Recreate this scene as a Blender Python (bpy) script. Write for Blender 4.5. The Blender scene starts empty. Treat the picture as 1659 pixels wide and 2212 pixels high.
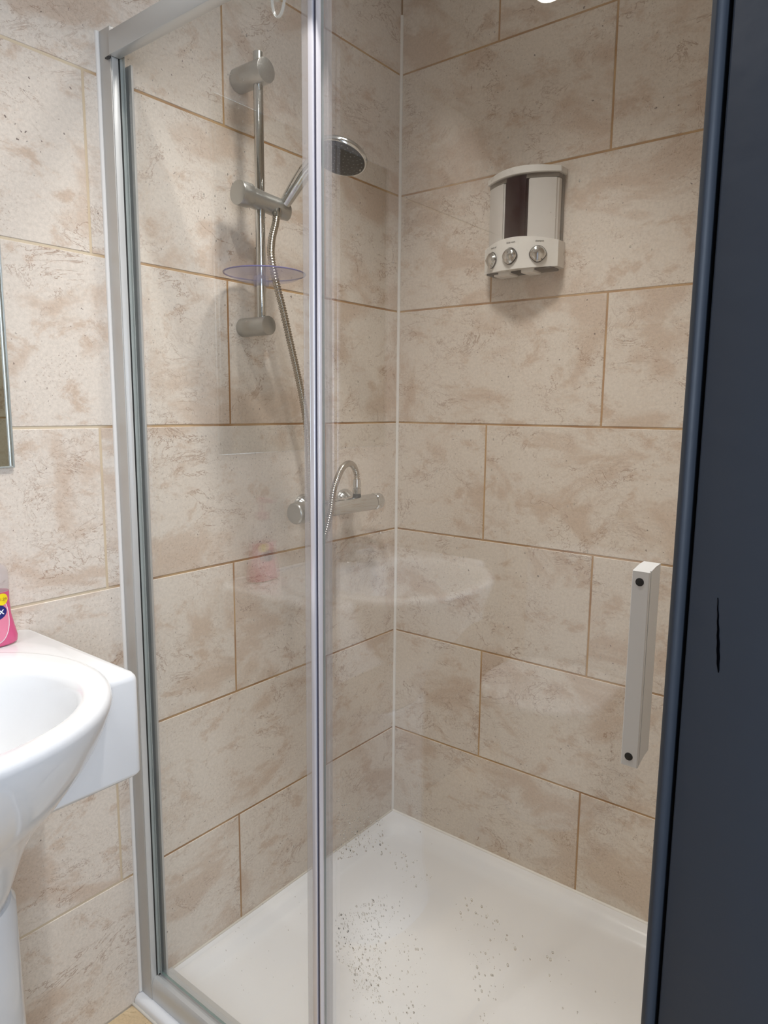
import bpy, bmesh, math, random
from math import sin, cos, pi, sqrt, radians
from mathutils import Vector, Matrix, noise

random.seed(7)
S = bpy.context.scene
COL = S.collection

# ------------------------------------------------------------------ camera
F_PX, YAW, PITCH, ROLL = 1519.38, 0.6643, 0.1453, 0.0093
CAM = Vector((1.19666, -1.58428, 1.22249))
fw = Vector((-sin(YAW)*cos(PITCH), cos(YAW)*cos(PITCH), -sin(PITCH)))
rt = Vector((cos(YAW), sin(YAW), 0))
up = rt.cross(fw)
r2 = cos(ROLL)*rt + sin(ROLL)*up
u2 = -sin(ROLL)*rt + cos(ROLL)*up
cd = bpy.data.cameras.new('camera')
cam = bpy.data.objects.new('camera', cd); COL.objects.link(cam)
cam.matrix_world = Matrix(((r2.x, u2.x, -fw.x, CAM.x), (r2.y, u2.y, -fw.y, CAM.y),
                           (r2.z, u2.z, -fw.z, CAM.z), (0, 0, 0, 1)))
cd.sensor_fit = 'VERTICAL'; cd.sensor_height = 36; cd.lens = F_PX/2212*36
cd.clip_start = 0.02
S.camera = cam

# ------------------------------------------------------------------ view, world, lights
S.view_settings.view_transform = 'Standard'
S.view_settings.look = 'None'
S.view_settings.gamma = 1
S.view_settings.use_curve_mapping = False
S.view_settings.exposure = 0.17
CEIL = 2.32
LAMPS = [(0.64, -1.02, 44.0), (0.26, -1.94, 34.0), (0.46, -0.56, 52.0)]      # x, y, watts; last one added inside the shower as fill light
w = bpy.data.worlds.new('world'); S.world = w; w.use_nodes = True
w.node_tree.nodes['Background'].inputs[0].default_value = (0.62, 0.74, 1.0, 1)
w.node_tree.nodes['Background'].inputs[1].default_value = 0.6
for i, (lx, ly, lw) in enumerate(LAMPS):
    ld = bpy.data.lights.new('downlight_or_fill_lamp', 'SPOT')
    ld.energy = lw; ld.color = (1.0, 0.965, 0.925); ld.spot_size = radians((116, 104, 112)[i]); ld.spot_blend = 1.0
    ld.shadow_soft_size = (0.024, 0.026, 0.10)[i]
    lo = bpy.data.objects.new('downlight_or_fill_lamp', ld); COL.objects.link(lo)
    lo.location = (lx, ly, CEIL-0.012)
hd = bpy.data.lights.new('hall_daylight', 'AREA'); hd.shape = 'RECTANGLE'; hd.size = 1.0; hd.size_y = 1.2
hd.energy = 30; hd.color = (0.72, 0.84, 1.0)
ho = bpy.data.objects.new('hall_daylight', hd); COL.objects.link(ho)
ho.location = (2.42, -2.0, 1.5)
ho.rotation_euler = (Vector((1, -0.35, 0.1))).to_track_quat('Z', 'Y').to_euler()

# ------------------------------------------------------------------ helpers
ORG = {}
def V(*a): return Vector(a)
def tag(o, label, cat, group=None, kind=None):
    if label: o['label'] = label
    if cat: o['category'] = cat
    if group: o['group'] = group
    if kind: o['kind'] = kind
    return o
def thing(name, loc, label, cat, group=None):
    o = bpy.data.objects.new(name, None); COL.objects.link(o)
    o.location = loc; o.empty_display_size = 0.05
    ORG[o.name] = Vector(loc)
    return tag(o, label, cat, group)
def obj(name, bm, mats, parent=None, smooth=35, label=None):
    if not isinstance(mats, (list, tuple)): mats = [mats]
    off = Vector((0, 0, 0))
    if parent is not None:
        off = ORG[parent.name]
        bmesh.ops.translate(bm, verts=bm.verts, vec=-off)
    me = bpy.data.meshes.new(name)
    if smooth:
        for f in bm.faces: f.smooth = True
        lim = radians(smooth)
        for e in bm.edges:
            if len(e.link_faces) == 2 and e.link_faces[0].normal.angle(e.link_faces[1].normal, 0) > lim:
                e.smooth = False
    bm.to_mesh(me); bm.free()
    for m in mats: me.materials.append(m)
    o = bpy.data.objects.new(name, me); COL.objects.link(o)
    if parent is not None:
        o.parent = parent
        ORG[o.name] = off
    if label: o['label'] = label
    return o
def struct(name, bm, mats, smooth=0, parent=None):
    o = obj(name, bm, mats, parent, smooth); 
    if parent is None: o['kind'] = 'structure'
    return o
def NB(): return bmesh.new()
def box(bm, x0, x1, y0, y1, z0, z1, bev=0, seg=2, mi=0):
    b = bmesh.new()
    vs = [b.verts.new(p) for p in ((x0,y0,z0),(x1,y0,z0),(x1,y1,z0),(x0,y1,z0),(x0,y0,z1),(x1,y0,z1),(x1,y1,z1),(x0,y1,z1))]
    for q in ((3,2,1,0),(4,5,6,7),(0,1,5,4),(1,2,6,5),(2,3,7,6),(3,0,4,7)): b.faces.new([vs[i] for i in q])
    if bev: bmesh.ops.bevel(b, geom=b.edges[:], offset=bev, segments=seg, affect='EDGES', profile=0.5)
    merge(bm, b, mi)
def merge(bm, b, mi=0, mat=None):
    if mat is not None: bmesh.ops.transform(b, matrix=mat, verts=b.verts)
    bmesh.ops.recalc_face_normals(b, faces=b.faces)
    mp = {}
    for v in b.verts: mp[v] = bm.verts.new(v.co)
    for f in b.faces:
        nf = bm.faces.new([mp[v] for v in f.verts]); nf.material_index = mi
    b.free(); bm.normal_update()
def rings(bm, rs, cap0=True, cap1=True, mi=0, closed=False):
    b = bmesh.new()
    R = [[b.verts.new(p) for p in r] for r in rs]
    n = len(rs[0]); m = len(R)
    for i in range(m if closed else m-1):
        A, B = R[i], R[(i+1) % m]
        for j in range(n):
            b.faces.new((A[j], A[(j+1) % n], B[(j+1) % n], B[j]))
    if not closed:
        if cap0: b.faces.new(list(reversed(R[0])))
        if cap1: b.faces.new(R[-1])
    merge(bm, b, mi)
def basis(d):
    d = d.normalized(); a = Vector((0, 0, 1)) if abs(d.z) < 0.9 else Vector((1, 0, 0))
    u = a.cross(d).normalized(); return u, d.cross(u).normalized()
def lathe(bm, p0, axis, prof, seg=40, mi=0, caps=True):
    """prof: list of (distance along axis, radius)"""
    p0 = Vector(p0); d = Vector(axis).normalized(); u, v = basis(d)
    rs = [[p0 + d*t + (u*cos(2*pi*k/seg) + v*sin(2*pi*k/seg))*max(r, 1e-4) for k in range(seg)] for t, r in prof]
    rings(bm, rs, caps, caps, mi)
def cyl(bm, p0, p1, r, seg=32, bev=0.0, mi=0):
    p0 = Vector(p0); p1 = Vector(p1); L = (p1-p0).length
    if bev: prof = [(0, r-bev), (bev*.3, r-bev*.3), (bev, r), (L-bev, r), (L-bev*.3, r-bev*.3), (L, r-bev)]
    else: prof = [(0, r), (L, r)]
    lathe(bm, p0, p1-p0, prof, seg, mi)
def smooth_path(pts, n=8):
    P = [Vector(p) for p in pts]; out = []
    for i in range(len(P)-1):
        a = P[max(i-1, 0)]; b = P[i]; c = P[i+1]; d = P[min(i+2, len(P)-1)]
        for k in range(n):
            t = k/n
            out.append(0.5*((2*b)+(c-a)*t+(2*a-5*b+4*c-d)*t*t+(-a+3*b-3*c+d)*t**3))
    out.append(P[-1]); return out
def resample(P, step):
    out = [P[0]]; acc = 0; i = 0; cur = P[0]
    for q in P[1:]:
        while (q-cur).length >= step:
            cur = cur + (q-cur).normalized()*step; out.append(cur)
        # keep moving
        if (q-cur).length < step: continue
    return out
def tube(bm, pts, rad, seg=16, mi=0):
    P = [Vector(p) for p in pts]; rs = []
    u = None
    for i, p in enumerate(P):
        d = (P[min(i+1, len(P)-1)]-P[max(i-1, 0)]).normalized()
        if u is None: u, v = basis(d)
        else:
            u = (u - d*u.dot(d)).normalized(); v = d.cross(u)
        r = rad(i) if callable(rad) else rad
        rs.append([p+(u*cos(2*pi*k/seg)+v*sin(2*pi*k/seg))*r for k in range(seg)])
    rings(bm, rs, True, True, mi)
def sell(cx, cy, z, ax, ay, n=64, e=2.0):
    out = []
    for k in range(n):
        a = 2*pi*k/n; c, s = cos(a), sin(a)
        out.append((cx+ax*math.copysign(abs(c)**(2/e), c), cy+ay*math.copysign(abs(s)**(2/e), s), z))
    return out
def rrect(x0, x1, y0, y1, z, r, n=6):
    out = []
    for cx, cy, a0 in ((x1-r, y1-r, 0), (x0+r, y1-r, pi/2), (x0+r, y0+r, pi), (x1-r, y0+r, 1.5*pi)):
        for k in range(n+1):
            a = a0+pi/2*k/n; out.append((cx+r*cos(a), cy+r*sin(a), z))
    return out
def boolean(a_bm, b_bm, op):
    """exact boolean of two closed meshes, returns a new bmesh"""
    obs = []
    for b in (a_bm, b_bm):
        me = bpy.data.meshes.new('tmp'); b.to_mesh(me); b.free()
        o = bpy.data.objects.new('tmp', me); COL.objects.link(o); obs.append(o)
    m = obs[0].modifiers.new('b', 'BOOLEAN'); m.operation = op; m.object = obs[1]; m.solver = 'EXACT'
    dg = bpy.context.evaluated_depsgraph_get(); dg.update()
    me = bpy.data.meshes.new_from_object(obs[0].evaluated_get(dg))
    out = bmesh.new(); out.from_mesh(me)
    for o in obs: bpy.data.objects.remove(o)
    return out
def text_bm(body, size, depth, mat, align='CENTER'):
    cu = bpy.data.curves.new('t', 'FONT'); cu.body = body; cu.size = size; cu.extrude = depth
    cu.align_x = align; cu.align_y = 'CENTER'; cu.resolution_u = 3
    o = bpy.data.objects.new('t', cu); COL.objects.link(o)
    dg = bpy.context.evaluated_depsgraph_get(); dg.update()
    me = bpy.data.meshes.new_from_object(o.evaluated_get(dg))
    bpy.data.objects.remove(o)
    b = bmesh.new(); b.from_mesh(me); bmesh.ops.transform(b, matrix=mat, verts=b.verts)
    return b

# ------------------------------------------------------------------ materials
def mat(name, col=(0.8, 0.8, 0.8), rough=0.5, metal=0.0, spec=0.5, bump=0.0, bscale=80, **kw):
    m = bpy.data.materials.new(name); m.use_nodes = True
    p = m.node_tree.nodes['Principled BSDF']; nt = m.node_tree
    p.inputs['Base Color'].default_value = (*col, 1); p.inputs['Roughness'].default_value = rough
    p.inputs['Metallic'].default_value = metal; p.inputs['Specular IOR Level'].default_value = spec
    for k, v in kw.items():
        p.inputs[k.replace('_', ' ')].default_value = v
    # every material gets a little procedural variation
    tc = nt.nodes.new('ShaderNodeTexCoord'); nz = nt.nodes.new('ShaderNodeTexNoise')
    nz.inputs['Scale'].default_value = bscale; nz.inputs['Detail'].default_value = 3
    nt.links.new(tc.outputs['Object'], nz.inputs['Vector'])
    mr = nt.nodes.new('ShaderNodeMapRange'); mr.inputs['To Min'].default_value = rough*0.85; mr.inputs['To Max'].default_value = min(1, rough*1.2)
    nt.links.new(nz.outputs['Fac'], mr.inputs['Value']); nt.links.new(mr.outputs['Result'], p.inputs['Roughness'])
    if bump:
        b = nt.nodes.new('ShaderNodeBump'); b.inputs['Strength'].default_value = 1; b.inputs['Distance'].default_value = bump
        nt.links.new(nz.outputs['Fac'], b.inputs['Height']); nt.links.new(b.outputs['Normal'], p.inputs['Normal'])
    return m

def tile_material(name, light, tan, vein):
    m = bpy.data.materials.new(name); m.use_nodes = True; nt = m.node_tree; N = nt.nodes; L = nt.links
    p = N['Principled BSDF']; p.inputs['Roughness'].default_value = 0.42; p.inputs['Specular IOR Level'].default_value = 0.35
    uv = N.new('ShaderNodeUVMap'); uv.uv_map = 'UVMap'
    def noise_(scale, detail=4, rough=0.55, dist=0.0, vec=None, stretch=None):
        n = N.new('ShaderNodeTexNoise'); n.inputs['Scale'].default_value = scale; n.inputs['Detail'].default_value = detail
        n.inputs['Roughness'].default_value = rough; n.inputs['Distortion'].default_value = dist
        src = vec or uv.outputs['UV']
        if stretch:
            mp = N.new('ShaderNodeMapping'); mp.inputs['Scale'].default_value = stretch[0]; mp.inputs['Rotation'].default_value = (0, 0, stretch[1])
            L.new(src, mp.inputs['Vector']); src = mp.outputs['Vector']
        L.new(src, n.inputs['Vector']); return n.outputs['Fac']
    def ramp(fac, a, b, c0=0.0, c1=1.0):
        r = N.new('ShaderNodeMapRange'); r.interpolation_type = 'SMOOTHSTEP'
        r.inputs['From Min'].default_value = a; r.inputs['From Max'].default_value = b
        r.inputs['To Min'].default_value = c0; r.inputs['To Max'].default_value = c1
        L.new(fac, r.inputs['Value']); return r.outputs['Result']
    def math_(op, a, b=None, v=None):
        n = N.new('ShaderNodeMath'); n.operation = op; L.new(a, n.inputs[0])
        if b is not None: L.new(b, n.inputs[1])
        elif v is not None: n.inputs[1].default_value = v
        return n.outputs[0]
    def mix(fac, a, b):
        n = N.new('ShaderNodeMix'); n.data_type = 'RGBA'; L.new(fac, n.inputs['Factor'])
        for s, x in (('A', a), ('B', b)):
            k = [i for i in n.inputs if i.name == s and i.type == 'RGBA'][0]
            if isinstance(x, tuple): k.default_value = (*x, 1)
            else: L.new(x, k)
        return [o for o in n.outputs if o.type == 'RGBA'][0]
    st = ((1.0, 1.55, 1), radians(52))
    cloud = ramp(noise_(4.0, 6, 0.62, 0.5, stretch=st), 0.50, 0.62)
    cloud2 = ramp(noise_(11, 8, 0.72, 0.3, stretch=st), 0.52, 0.66)
    cl = math_('MAXIMUM', math_('MULTIPLY', cloud, v=0.62), math_('MULTIPLY', cloud2, v=0.72))
    c = mix(cl, light, tan)
    # thin wandering cracks, only in patches
    def veins(scale, width, mlo, mhi, seed_scale, str_):
        f = noise_(scale, 6, 0.66, 0.7, stretch=str_)
        d = math_('ABSOLUTE', math_('SUBTRACT', f, v=0.5))
        line = ramp(d, 0.0, width, 1.0, 0.0)
        mask = ramp(noise_(seed_scale, 3, 0.5, 0.5), mlo, mhi)
        return math_('MULTIPLY', line, mask)
    v1 = veins(6.5, 0.011, 0.47, 0.60, 7.0, ((1.0, 1.6, 1), radians(50)))
    v2 = veins(13, 0.014, 0.50, 0.64, 5.0, ((1.0, 1.6, 1), radians(70)))
    vv = math_('MAXIMUM', v1, math_('MULTIPLY', v2, v=0.7))
    c = mix(math_('MULTIPLY', vv, v=0.62), c, vein)
    sp = ramp(noise_(230, 3, 0.7), 0.54, 0.70)
    spm = ramp(noise_(9, 3, 0.6), 0.42, 0.62)
    c = mix(math_('MULTIPLY', math_('MULTIPLY', sp, spm), v=0.50), c, vein)
    pit = ramp(noise_(130, 2, 0.5), 0.68, 0.74); pm = ramp(noise_(6, 2, 0.5), 0.50, 0.60)
    c = mix(math_('MULTIPLY', math_('MULTIPLY', pit, pm), v=0.9), c, (0.17, 0.13, 0.11))
    fine = noise_(150, 6, 0.8)
    hs = N.new('ShaderNodeHueSaturation'); L.new(c, hs.inputs['Color'])
    L.new(ramp(fine, 0.3, 0.7, 0.90, 1.08), hs.inputs['Value'])
    L.new(hs.outputs['Color'], p.inputs['Base Color'])
    bp = N.new('ShaderNodeBump'); bp.inputs['Distance'].default_value = 0.0006; bp.inputs['Strength'].default_value = 0.6
    hh = math_('SUBTRACT', noise_(28, 5, 0.65), math_('MULTIPLY', vv, v=0.5))
    L.new(hh, bp.inputs['Height']); L.new(bp.outputs['Normal'], p.inputs['Normal'])
    return m

def grout_material():
    m = bpy.data.materials.new('grout'); m.use_nodes = True; nt = m.node_tree; N = nt.nodes; L = nt.links
    p = N['Principled BSDF']; p.inputs['Roughness'].default_value = 0.9
    tc = N.new('ShaderNodeTexCoord'); sx = N.new('ShaderNodeSeparateXYZ'); L.new(tc.outputs['Object'], sx.inputs[0])
    wet = N.new('ShaderNodeMapRange'); wet.inputs['From Min'].default_value = -0.90; wet.inputs['From Max'].default_value = -0.86
    L.new(sx.outputs['Y'], wet.inputs['Value'])
    nz = N.new('ShaderNodeTexNoise'); nz.inputs['Scale'].default_value = 9; nz.inputs['Detail'].default_value = 4
    L.new(tc.outputs['Object'], nz.inputs['Vector'])
    cr = N.new('ShaderNodeValToRGB'); cr.color_ramp.elements[0].position = 0.38; cr.color_ramp.elements[1].position = 0.62
    cr.color_ramp.elements[0].color = (0.34, 0.185, 0.085, 1); cr.color_ramp.elements[1].color = (0.50, 0.33, 0.17, 1)
    L.new(nz.outputs['Fac'], cr.inputs['Fac'])
    mx = N.new('ShaderNodeMix'); mx.data_type = 'RGBA'; L.new(wet.outputs['Result'], mx.inputs['Factor'])
    A = [i for i in mx.inputs if i.type == 'RGBA']
    A[0].default_value = (0.62, 0.52, 0.38, 1); L.new(cr.outputs['Color'], A[1])
    L.new([o for o in mx.outputs if o.type == 'RGBA'][0], p.inputs['Base Color'])
    return m

def glass_material(name, tint=(0.985, 0.99, 0.985), f0=0.068):
    """thin clear pane: what is not reflected passes straight on"""
    m = bpy.data.materials.new(name); m.use_nodes = True; nt = m.node_tree; N = nt.nodes; L = nt.links
    N.remove(N['Principled BSDF'])
    g = N.new('ShaderNodeNewGeometry'); d = N.new('ShaderNodeVectorMath'); d.operation = 'DOT_PRODUCT'
    L.new(g.outputs['Incoming'], d.inputs[0]); L.new(g.outputs['Normal'], d.inputs[1])
    def M(op, a, b):
        n = N.new('ShaderNodeMath'); n.operation = op
        for i, x in enumerate((a, b)):
            if x is None: continue
            if isinstance(x, (int, float)): n.inputs[i].default_value = x
            else: L.new(x, n.inputs[i])
        return n.outputs[0]
    c = M('ABSOLUTE', d.outputs['Value'], None)
    f = M('ADD', M('MULTIPLY', M('POWER', M('SUBTRACT', 1.0, c), 5.0), 0.25), f0)
    t = N.new('ShaderNodeBsdfTransparent'); t.inputs[0].default_value = (*tint, 1)
    gl = N.new('ShaderNodeBsdfGlossy'); gl.inputs['Roughness'].default_value = 0.0; gl.inputs[0].default_value = (1, 1, 1, 1)
    tc = N.new('ShaderNodeTexCoord'); nz = N.new('ShaderNodeTexNoise'); nz.inputs['Scale'].default_value = 30
    L.new(tc.outputs['Object'], nz.inputs['Vector'])
    L.new(M('MULTIPLY', nz.outputs['Fac'], 0.012), gl.inputs['Roughness'])
    mx = N.new('ShaderNodeMixShader'); L.new(f, mx.inputs[0]); L.new(t.outputs[0], mx.inputs[1]); L.new(gl.outputs[0], mx.inputs[2])
    L.new(mx.outputs[0], N['Material Output'].inputs[0])
    return m
def translucent_plastic(name, col, alpha, rough=0.2):
    m = mat(name, col, rough, Alpha=alpha); return m

def emit(name, col, s):
    m = bpy.data.materials.new(name); m.use_nodes = True; nt = m.node_tree; nt.nodes.remove(nt.nodes['Principled BSDF'])
    e = nt.nodes.new('ShaderNodeEmission'); e.inputs[0].default_value = (*col, 1); e.inputs[1].default_value = s
    nt.links.new(e.outputs[0], nt.nodes['Material Output'].inputs[0]); return m

M_TILE = tile_material('stone_tile', (0.69, 0.62, 0.545), (0.53, 0.395, 0.295), (0.29, 0.165, 0.10))
M_FLOORT = tile_material('floor_tile', (0.66, 0.52, 0.33), (0.55, 0.41, 0.25), (0.40, 0.28, 0.15))
M_GROUT = grout_material()
M_GLASS = glass_material('clear_glass')
M_GEDGE = mat('glass_edge', (0.16, 0.25, 0.23), 0.15, Alpha=0.75)
M_ALU = mat('satin_aluminium', (0.56, 0.55, 0.53), 0.42, 0.45, bscale=25)
M_ALU2 = mat('bright_aluminium', (0.60, 0.61, 0.61), 0.32, 0.35, bscale=25)
M_CHROME = mat('chrome', (0.62, 0.63, 0.62), 0.10, 1.0, bump=0.00012, bscale=160)
M_SCALE = mat('limescaled_chrome', (0.48, 0.48, 0.46), 0.30, 0.85, bump=0.0004, bscale=260)
M_CERAMIC = mat('white_ceramic', (0.76, 0.775, 0.80), 0.07, bscale=12)
M_TRAY = mat('white_acrylic', (0.80, 0.815, 0.84), 0.22, bscale=20)
M_SIL = mat('white_silicone', (0.78, 0.76, 0.73), 0.45, bscale=60)
M_SIL2 = mat('cream_silicone', (0.62, 0.59, 0.53), 0.5, bscale=60)
M_WPLAS = mat('white_plastic', (0.72, 0.70, 0.66), 0.28, bscale=30)
M_BLACK = mat('black_rubber', (0.015, 0.015, 0.015), 0.5, bscale=60)
M_DARK = mat('dark_grey_plastic', (0.028, 0.028, 0.03), 0.35, bscale=60)
M_NOZ = mat('grey_nozzle_rubber', (0.16, 0.16, 0.16), 0.5, bscale=60)
M_PAINT = mat('dark_blue_grey_paint', (0.035, 0.042, 0.055), 0.5, spec=0.35, bump=0.0006, bscale=35)
M_CEIL = mat('white_ceiling_paint', (0.78, 0.77, 0.74), 0.9, bscale=15)
M_HALL = mat('hall_wall_paint', (0.62, 0.62, 0.60), 0.9, bscale=15)
M_HFLOOR = mat('hall_carpet', (0.25, 0.23, 0.21), 1.0, bump=0.002, bscale=300)
M_MIRROR = mat('mirror_silvering', (0.62, 0.66, 0.58), 0.02, 1.0, bscale=10)
M_SEALC = translucent_plastic('clear_seal_plastic', (0.55, 0.52, 0.52), 0.30, 0.15)
M_SEALW = mat('milky_seal_plastic', (0.72, 0.71, 0.77), 0.18, 0.30, bscale=40)
M_SEALD = mat('dark_seal_slot', (0.055, 0.055, 0.085), 0.3, bscale=40)
M_LILAC = translucent_plastic('lilac_clear_plastic', (0.52, 0.50, 0.66), 0.30, 0.06)
M_LILACE = translucent_plastic('lilac_plastic_rim', (0.20, 0.19, 0.42), 0.62, 0.06)
M_HOSE = mat('steel_hose', (0.50, 0.46, 0.40), 0.22, 1.0, bscale=60)
M_LAMP = emit('lamp_glow', (1.0, 0.95, 0.88), 22)
M_STAIN = mat('bare_scratch', (0.002, 0.002, 0.003), 0.9, spec=0.0, bscale=60)

# ------------------------------------------------------------------ the room
def cut(vals, lo, hi):
    v = [lo] + sorted(x for x in vals if lo+0.02 < x < hi-0.02) + [hi]
    return list(zip(v[:-1], v[1:]))
def tiled(name, P, cells, back, thick=0.05, gap=0.0046):
    """cells: (a0,a1,z0,z1); P(a,z,d) maps to world, d>0 into the room; back: rectangles of the wall itself"""
    bm = NB(); uvl = bm.loops.layers.uv.new('UVMap')
    def quad(pts, mi, off=None):
        vs = [bm.verts.new(P(*p)) for p in pts]; f = bm.faces.new(vs); f.material_index = mi
        if off:
            for l, p in zip(f.loops, pts): l[uvl].uv = (p[0]*off[2]+off[0], p[1]*off[3]+off[1])
        return f
    for (a0, a1, z0, z1) in back:
        d0, d1 = -thick, -0.0011
        quad([(a0,z0,d1),(a1,z0,d1),(a1,z1,d1),(a0,z1,d1)], 1)
        quad([(a0,z0,d0),(a0,z1,d0),(a1,z1,d0),(a1,z0,d0)], 1)
        quad([(a0,z0,d0),(a1,z0,d0),(a1,z0,d1),(a0,z0,d1)], 1); quad([(a0,z1,d1),(a1,z1,d1),(a1,z1,d0),(a0,z1,d0)], 1)
        quad([(a0,z0,d0),(a0,z0,d1),(a0,z1,d1),(a0,z1,d0)], 1); quad([(a1,z0,d1),(a1,z0,d0),(a1,z1,d0),(a1,z1,d1)], 1)
    g = gap/2; b = 0.0009
    for (a0, a1, z0, z1) in cells:
        o = (random.uniform(0, 40), random.uniform(0, 40), random.choice((1, -1)), random.choice((1, -1)))
        A0, A1, Z0, Z1 = a0+g, a1-g, z0+g, z1-g
        outer = [(A0,Z0,-0.0011),(A1,Z0,-0.0011),(A1,Z1,-0.0011),(A0,Z1,-0.0011)]
        mid = [(A0,Z0,-b),(A1,Z0,-b),(A1,Z1,-b),(A0,Z1,-b)]
        top = [(A0+b,Z0+b,0),(A1-b,Z0+b,0),(A1-b,Z1-b,0),(A0+b,Z1-b,0)]
        quad(top, 0, o)
        for R, T in ((outer, mid), (mid, top)):
            for k in range(4): quad([R[k], R[(k+1)%4], T[(k+1)%4], T[k]], 0, o)
    return struct(name, bm, [M_TILE, M_GROUT], 0)

ZR = 1.186
W = 1.06                     # shower and bathroom width
YB = -2.32                   # end wall behind the toilet
def rowz(k): return ZR + 0.3*k
LJ = {0: [-0.592], 1: [-0.293]}
cells = []
for k in range(-4, 4):
    z0, z1 = max(rowz(k), 0.0), min(rowz(k+1), CEIL)
    if k % 2 == 0: js = [-0.592-0.6*i for i in range(0, 4)]
    else: js = [-0.293-0.6*i for i in range(0, 4)]
    for a0, a1 in cut(js, YB, 0): cells.append((a0, a1, z0, z1))
tiled('wall_left', lambda a, z, d: (d, a, z), cells, [(YB, 0.0, -0.03, CEIL)])
cells = []
RJ = {3: [0.288], 2: [0.574], 1: [0.286], 0: [0.585], -1: [0.285], -2: [0.582], -3: [0.291], -4: [0.582]}
for k in range(-4, 4):
    z0, z1 = max(rowz(k), 0.0), min(rowz(k+1), CEIL)
    js = [RJ[k][0]+0.6*i for i in range(-1, 3)]
    for a0, a1 in cut(js, 0.0, W): cells.append((a0, a1, z0, z1))
tiled('wall_back', lambda a, z, d: (a, -d, z), cells, [(-0.05, W+0.12, -0.03, CEIL)])
cells = []
for k in range(-4, 4):
    z0, z1 = max(rowz(k), 0.0), min(rowz(k+1), CEIL)
    js = [0.2+0.3*(k % 2)+0.6*i for i in range(-1, 3)]
    for a0, a1 in cut(js, 0.0, W): cells.append((a0, a1, z0, z1))
tiled('wall_end', lambda a, z, d: (a, YB+d, z), cells, [(-0.05, W+0.12, -0.03, CEIL)])
# right wall with the doorway the photograph is taken from
DY0, DY1, DZ = -1.90, -1.062, 2.05
cells = []
for k in range(-4, 4):
    z0, z1 = max(rowz(k), 0.0), min(rowz(k+1), CEIL)
    js = [-0.45-0.3*(k % 2)-0.6*i for i in range(-1, 4)]
    for a0, a1 in cut(js, YB, 0.0):
        for (b0, b1) in ((YB, DY0-0.06), (DY1+0.062, 0.0)):
            q0, q1 = max(a0, b0), min(a1, b1)
            if q1-q0 > 0.01: cells.append((q0, q1, z0, z1))
        q0, q1 = max(a0, DY0-0.06), min(a1, DY1+0.062)
        if q1-q0 > 0.01 and z1 > DZ+0.07: cells.append((q0, q1, max(z0, DZ+0.06), z1))
tiled('wall_right', lambda a, z, d: (W-d, a, z), cells,
      [(YB, DY0-0.02, -0.03, CEIL), (DY1+0.02, 0.0, -0.03, CEIL), (DY0-0.02, DY1+0.02, DZ+0.02, CEIL)], thick=0.10)

bm = NB(); box(bm, -0.05, W+0.12, YB-0.05, 0.05, CEIL, CEIL+0.05); struct('ceiling', bm, M_CEIL)
# bathroom floor tiles
bm = NB(); uvl = bm.loops.layers.uv.new('UVMap')
def fq(x0, x1, y0, y1, z, mi, o=(0, 0)):
    vs = [bm.verts.new(p) for p in ((x0,y0,z),(x1,y0,z),(x1,y1,z),(x0,y1,z))]; f = bm.faces.new(vs); f.material_index = mi
    for l in f.loops: l[uvl].uv = (l.vert.co.x+o[0], l.vert.co.y+o[1])
fq(0, W+0.1, YB, -0.8815, -0.0015, 1)
for i in range(4):
    for j in range(6):
        x0, x1 = max(-0.1+0.33*i, 0), min(0.23+0.33*i, W+0.1); y1 = min(-0.8815, -0.77-0.33*j); y0 = max(YB, -1.10-0.33*j)
        if x1-x0 > .02 and y1-y0 > .02: fq(x0+.0015, x1-.0015, y0+.0015, y1-.0015, 0.0, 0, (random.uniform(0, 9), random.uniform(0, 9)))
struct('floor', bm, [M_FLOORT, M_GROUT])
# the hall outside the doorway
bm = NB(); box(bm, W+0.1, 2.6, -3.6, 1.0, -0.05, -0.002); struct('floor_hall', bm, M_HFLOOR)
bm = NB(); box(bm, 2.55, 2.6, -3.6, 1.0, 0, 2.4); struct('wall_hall', bm, M_HALL)
bm = NB(); box(bm, W+0.12, 2.6, -3.6, 1.0, 2.4, 2.45); struct('ceiling_hall', bm, M_CEIL)

# door frame in dark paint: lining, rounded architrave nose and the groove between
fr = thing('trim_1', (W, DY1, 0), None, None); fr['kind'] = 'structure'
bm = NB()
box(bm, W+0.006, W+0.125, DY1+0.003, DY1+0.03, 0, DZ, 0.0015)
box(bm, W+0.006, W+0.125, DY0-0.03, DY0-0.003, 0, DZ, 0.0015)
box(bm, W+0.006, W+0.125, DY0-0.03, DY1+0.03, DZ, DZ+0.03, 0.0015)
lining = obj('door_lining', bm, M_PAINT, fr)
bm = NB()
for s in (0, 1):
    y0, y1 = (DY1-0.004, DY1+0.06) if s == 0 else (DY0-0.06, DY0+0.004)
    box(bm, W-0.0060, W+0.0030, y0, y1, 0, DZ+(0.0 if s else 0.06), 0.0050, 5)
box(bm, W-0.0060, W+0.0030, DY0-0.06, DY1+0.06, DZ-0.004, DZ+0.06, 0.0050, 5)
obj('architrave', bm, M_PAINT, fr)
bm = NB()     # bare scratch in the paint
n = 26
pa = [(1.0852+0.0042*i/n+0.00015*sin(i*1.3), 1.0930-0.054*i/n, 0.0003+0.0012*(i/n)**1.2*(1-(i/n)**7)) for i in range(n+1)]
L_ = [bm.verts.new((x-wd, DY1+0.0027, z)) for x, z, wd in pa]; R_ = [bm.verts.new((x+wd, DY1+0.0027, z)) for x, z, wd in pa]
for i in range(n): bm.faces.new((L_[i], L_[i+1], R_[i+1], R_[i]))
sc = obj('scratch', bm, M_STAIN, lining, label='dark scratch in the paint')

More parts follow.
